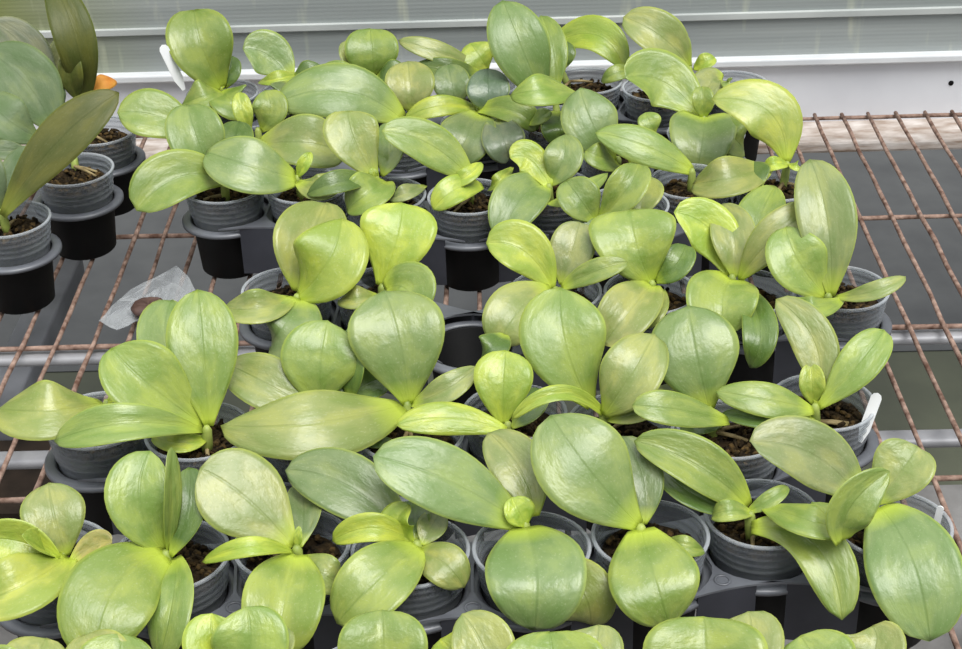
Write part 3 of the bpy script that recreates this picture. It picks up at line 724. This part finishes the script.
# thin pale ridge added as the bright streak of shine on the sheet
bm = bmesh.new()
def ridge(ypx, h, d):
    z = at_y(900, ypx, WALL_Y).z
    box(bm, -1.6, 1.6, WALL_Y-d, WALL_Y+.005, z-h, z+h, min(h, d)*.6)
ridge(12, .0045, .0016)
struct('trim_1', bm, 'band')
bm = box(bmesh.new(), -1.6, 1.6, WALL_Y-.012, WALL_Y+.014, zt-.006, zt+.004, .002); struct('trim_2', bm, 'trim')
bm = box(bmesh.new(), -1.6, 1.6, WALL_Y, WALL_Y+.012, zb-.04, zt-.004); bb = struct('baseboard_back', bm, 'panel')
bm = bmesh.new(); q = at_y(951, 83, WALL_Y)
bmesh.ops.create_uvsphere(bm, u_segments=16, v_segments=8, radius=1, matrix=Matrix.Translation((q.x, WALL_Y-.0004, q.z)) @ Matrix.Diagonal((.0036, .0014, .0036, 1)))
link('screw', bm, M['cup'], bb)
# low ledge behind the bench edge
a = at(900, 120, -.045); b = at(900, 140, -.045)
bm = box(bmesh.new(), -1.6, 1.6, b.y, WALL_Y+.02, -.062, -.045, .004); struct('trim_3', bm, 'ledge')
FZ = -.72
struct('floor', box(bmesh.new(), -4, 4, -1, at(900, 486, FZ).y, FZ-.05, FZ), 'concrete')
y1, y2 = at(900, 486, FZ).y, at(900, 352, FZ).y
o = struct('trim_4', box(bmesh.new(), -4, 4, y1, y2, FZ-.05, FZ), 'olive')
struct('trim_6', box(bmesh.new(), -4, -.62, at(0,520,FZ).y, at(0,405,FZ).y, FZ-.04, FZ+.012), 'soilbed')
o = struct('trim_5', box(bmesh.new(), -4, 4, y2, 5.5, FZ-.05, FZ+.002), 'sheetfloor')

# ---------------------------------------------------------------- small things
def plant_tag(label, top, foot, zt_, zf, wpx):
    p1 = at(top[0], top[1], zt_); p0 = at(foot[0], foot[1], zf)
    t = (p1-p0); L = t.length; t.normalize(); n = (CAM-p1).normalized() + Vector((0,0,.8)); s = t.cross(n).normalized(); n = s.cross(t).normalized()
    hw = wpx/2/scale_at(p1)
    bm = bmesh.new(); outl = [(-hw*.35,0),(-hw,.25*L),(-hw,L-hw*.9),(-hw*.7,L-hw*.3),(0,L),(hw*.7,L-hw*.3),(hw,L-hw*.9),(hw,.25*L),(hw*.35,0)]
    A = [bm.verts.new(s*x + t*y + n*.0005) for x, y in outl]; B = [bm.verts.new(s*x + t*y - n*.0005) for x, y in outl]
    bm.faces.new(A); bm.faces.new(B[::-1])
    for i in range(len(A)): bm.faces.new((A[i], B[i], B[(i+1)%len(A)], A[(i+1)%len(A)]))
    bmesh.ops.recalc_face_normals(bm, faces=bm.faces[:])
    o = link('plant_tag', bm, M['tag'], None, False, p0); tag(o, label, 'tag', 'white plastic plant tags'); return o
plant_tag('white plant tag leaning against the round leaf at the back left', (162,45), (184,90), .175, .118, 10)
plant_tag('white plant tag standing in the right rim of the second row end pot', (878,393), (860,442), .116, .076, 11)
plant_tag('white plant tag peeping out behind the enormous drooping leaf', (941,506), (935,530), .112, .090, 7)

# scrap of plastic film with a brown disc, lying on the wires
bm = bmesh.new(); n = 22; outl = [(99,323),(112,312),(132,300),(158,286),(178,278),(190,284),(196,296),(186,312),(165,322),(140,331),(118,335),(104,334)]
pc = at(148, 308, .004); rings = []
for fr in (1, .8, .6, .4, .2):
    ring = []
    for x, y in outl:
        p = at(148+(x-148)*fr, 308+(y-308)*fr, .004) - pc; p.z = .001 + random.uniform(0, .012) * (1.1 if fr > .7 else .8); ring.append(bm.verts.new(p))
    rings.append(ring)
for A, B in zip(rings, rings[1:]):
    for i in range(len(A)): bm.faces.new((A[i], A[(i+1)%len(A)], B[(i+1)%len(A)], B[i]))
bm.faces.new(rings[-1])
bmesh.ops.subdivide_edges(bm, edges=bm.edges[:], cuts=1, use_grid_fill=True)
for v in bm.verts: v.co.z += random.uniform(-.0012, .0012)
bmesh.ops.solidify(bm, geom=bm.faces[:], thickness=.0004)
tag(link('plastic_scrap', bm, M['film'], None, False, pc), 'crumpled scrap of clear plastic film lying on the rusty wires', 'plastic scrap')
pd = at(149, 309, .016); bm = bmesh.new()
rr = lathe(bm, [(.001,.006),(.010,.007),(.0165,.0055),(.0185,.002),(.0165,-.001),(.001,-.001)], 28)
bm.faces.new(rr[0][::-1]); bm.faces.new(rr[-1])
bmesh.ops.recalc_face_normals(bm, faces=bm.faces[:])
for v in bm.verts: v.co += Vector((random.uniform(-.0006,.0006), random.uniform(-.0006,.0006), random.uniform(-.0006,.0006)))
tag(link('brown_disc', bm, M['rock'], None, True, pd), 'small brown disc lying on the crumpled plastic scrap', 'disc')

# dry orange leaf behind the olive leaf at the left
b0 = at(92, 94, .11); bm = leaf_mesh(Vector((0,0,0)), at(104,82,.125)-b0, at(117,79,.12)-b0, .011, Vector((0,-.5,.8)), 20, .5, .5, .4, .5, .3)
tag(link('dry_leaf', bm, M['drymat'], None, True, b0), 'shrivelled orange leaf behind the tip of the long olive leaf', 'dry leaf')

# ---------------------------------------------------------------- light
w = bpy.data.worlds.new('world'); SC.world = w; w.use_nodes = True
nt = w.node_tree; bg = nt.nodes['Background']
tc = N(nt, 'ShaderNodeTexCoord'); sep = N(nt, 'ShaderNodeSeparateXYZ'); nt.links.new(tc.outputs['Generated'], sep.inputs[0])
r = ramp(nt, math_n(nt, 'ADD', math_n(nt, 'MULTIPLY', sep.outputs[2], .5), .5), ((.40, (.20,.21,.20,1)), (.56, (.62,.66,.68,1)), (.80, (1.0,1.03,1.06,1)), (1.0, (2.1,2.15,2.2,1))))
nt.links.new(r.outputs[0], bg.inputs[0]); bg.inputs[1].default_value = .85
sun = bpy.data.lights.new('daylight', 'SUN'); sun.energy = 2.8; sun.angle = math.radians(35); sun.color = (1, .985, .95)
so = bpy.data.objects.new('daylight', sun); COL.objects.link(so)
so.rotation_euler = Vector((-.25, .42, -1)).to_track_quat('-Z', 'Y').to_euler()
SC.view_settings.view_transform = 'Standard'; SC.view_settings.look = 'None'; SC.view_settings.gamma = 1; SC.view_settings.use_curve_mapping = False
SC.view_settings.exposure = .02
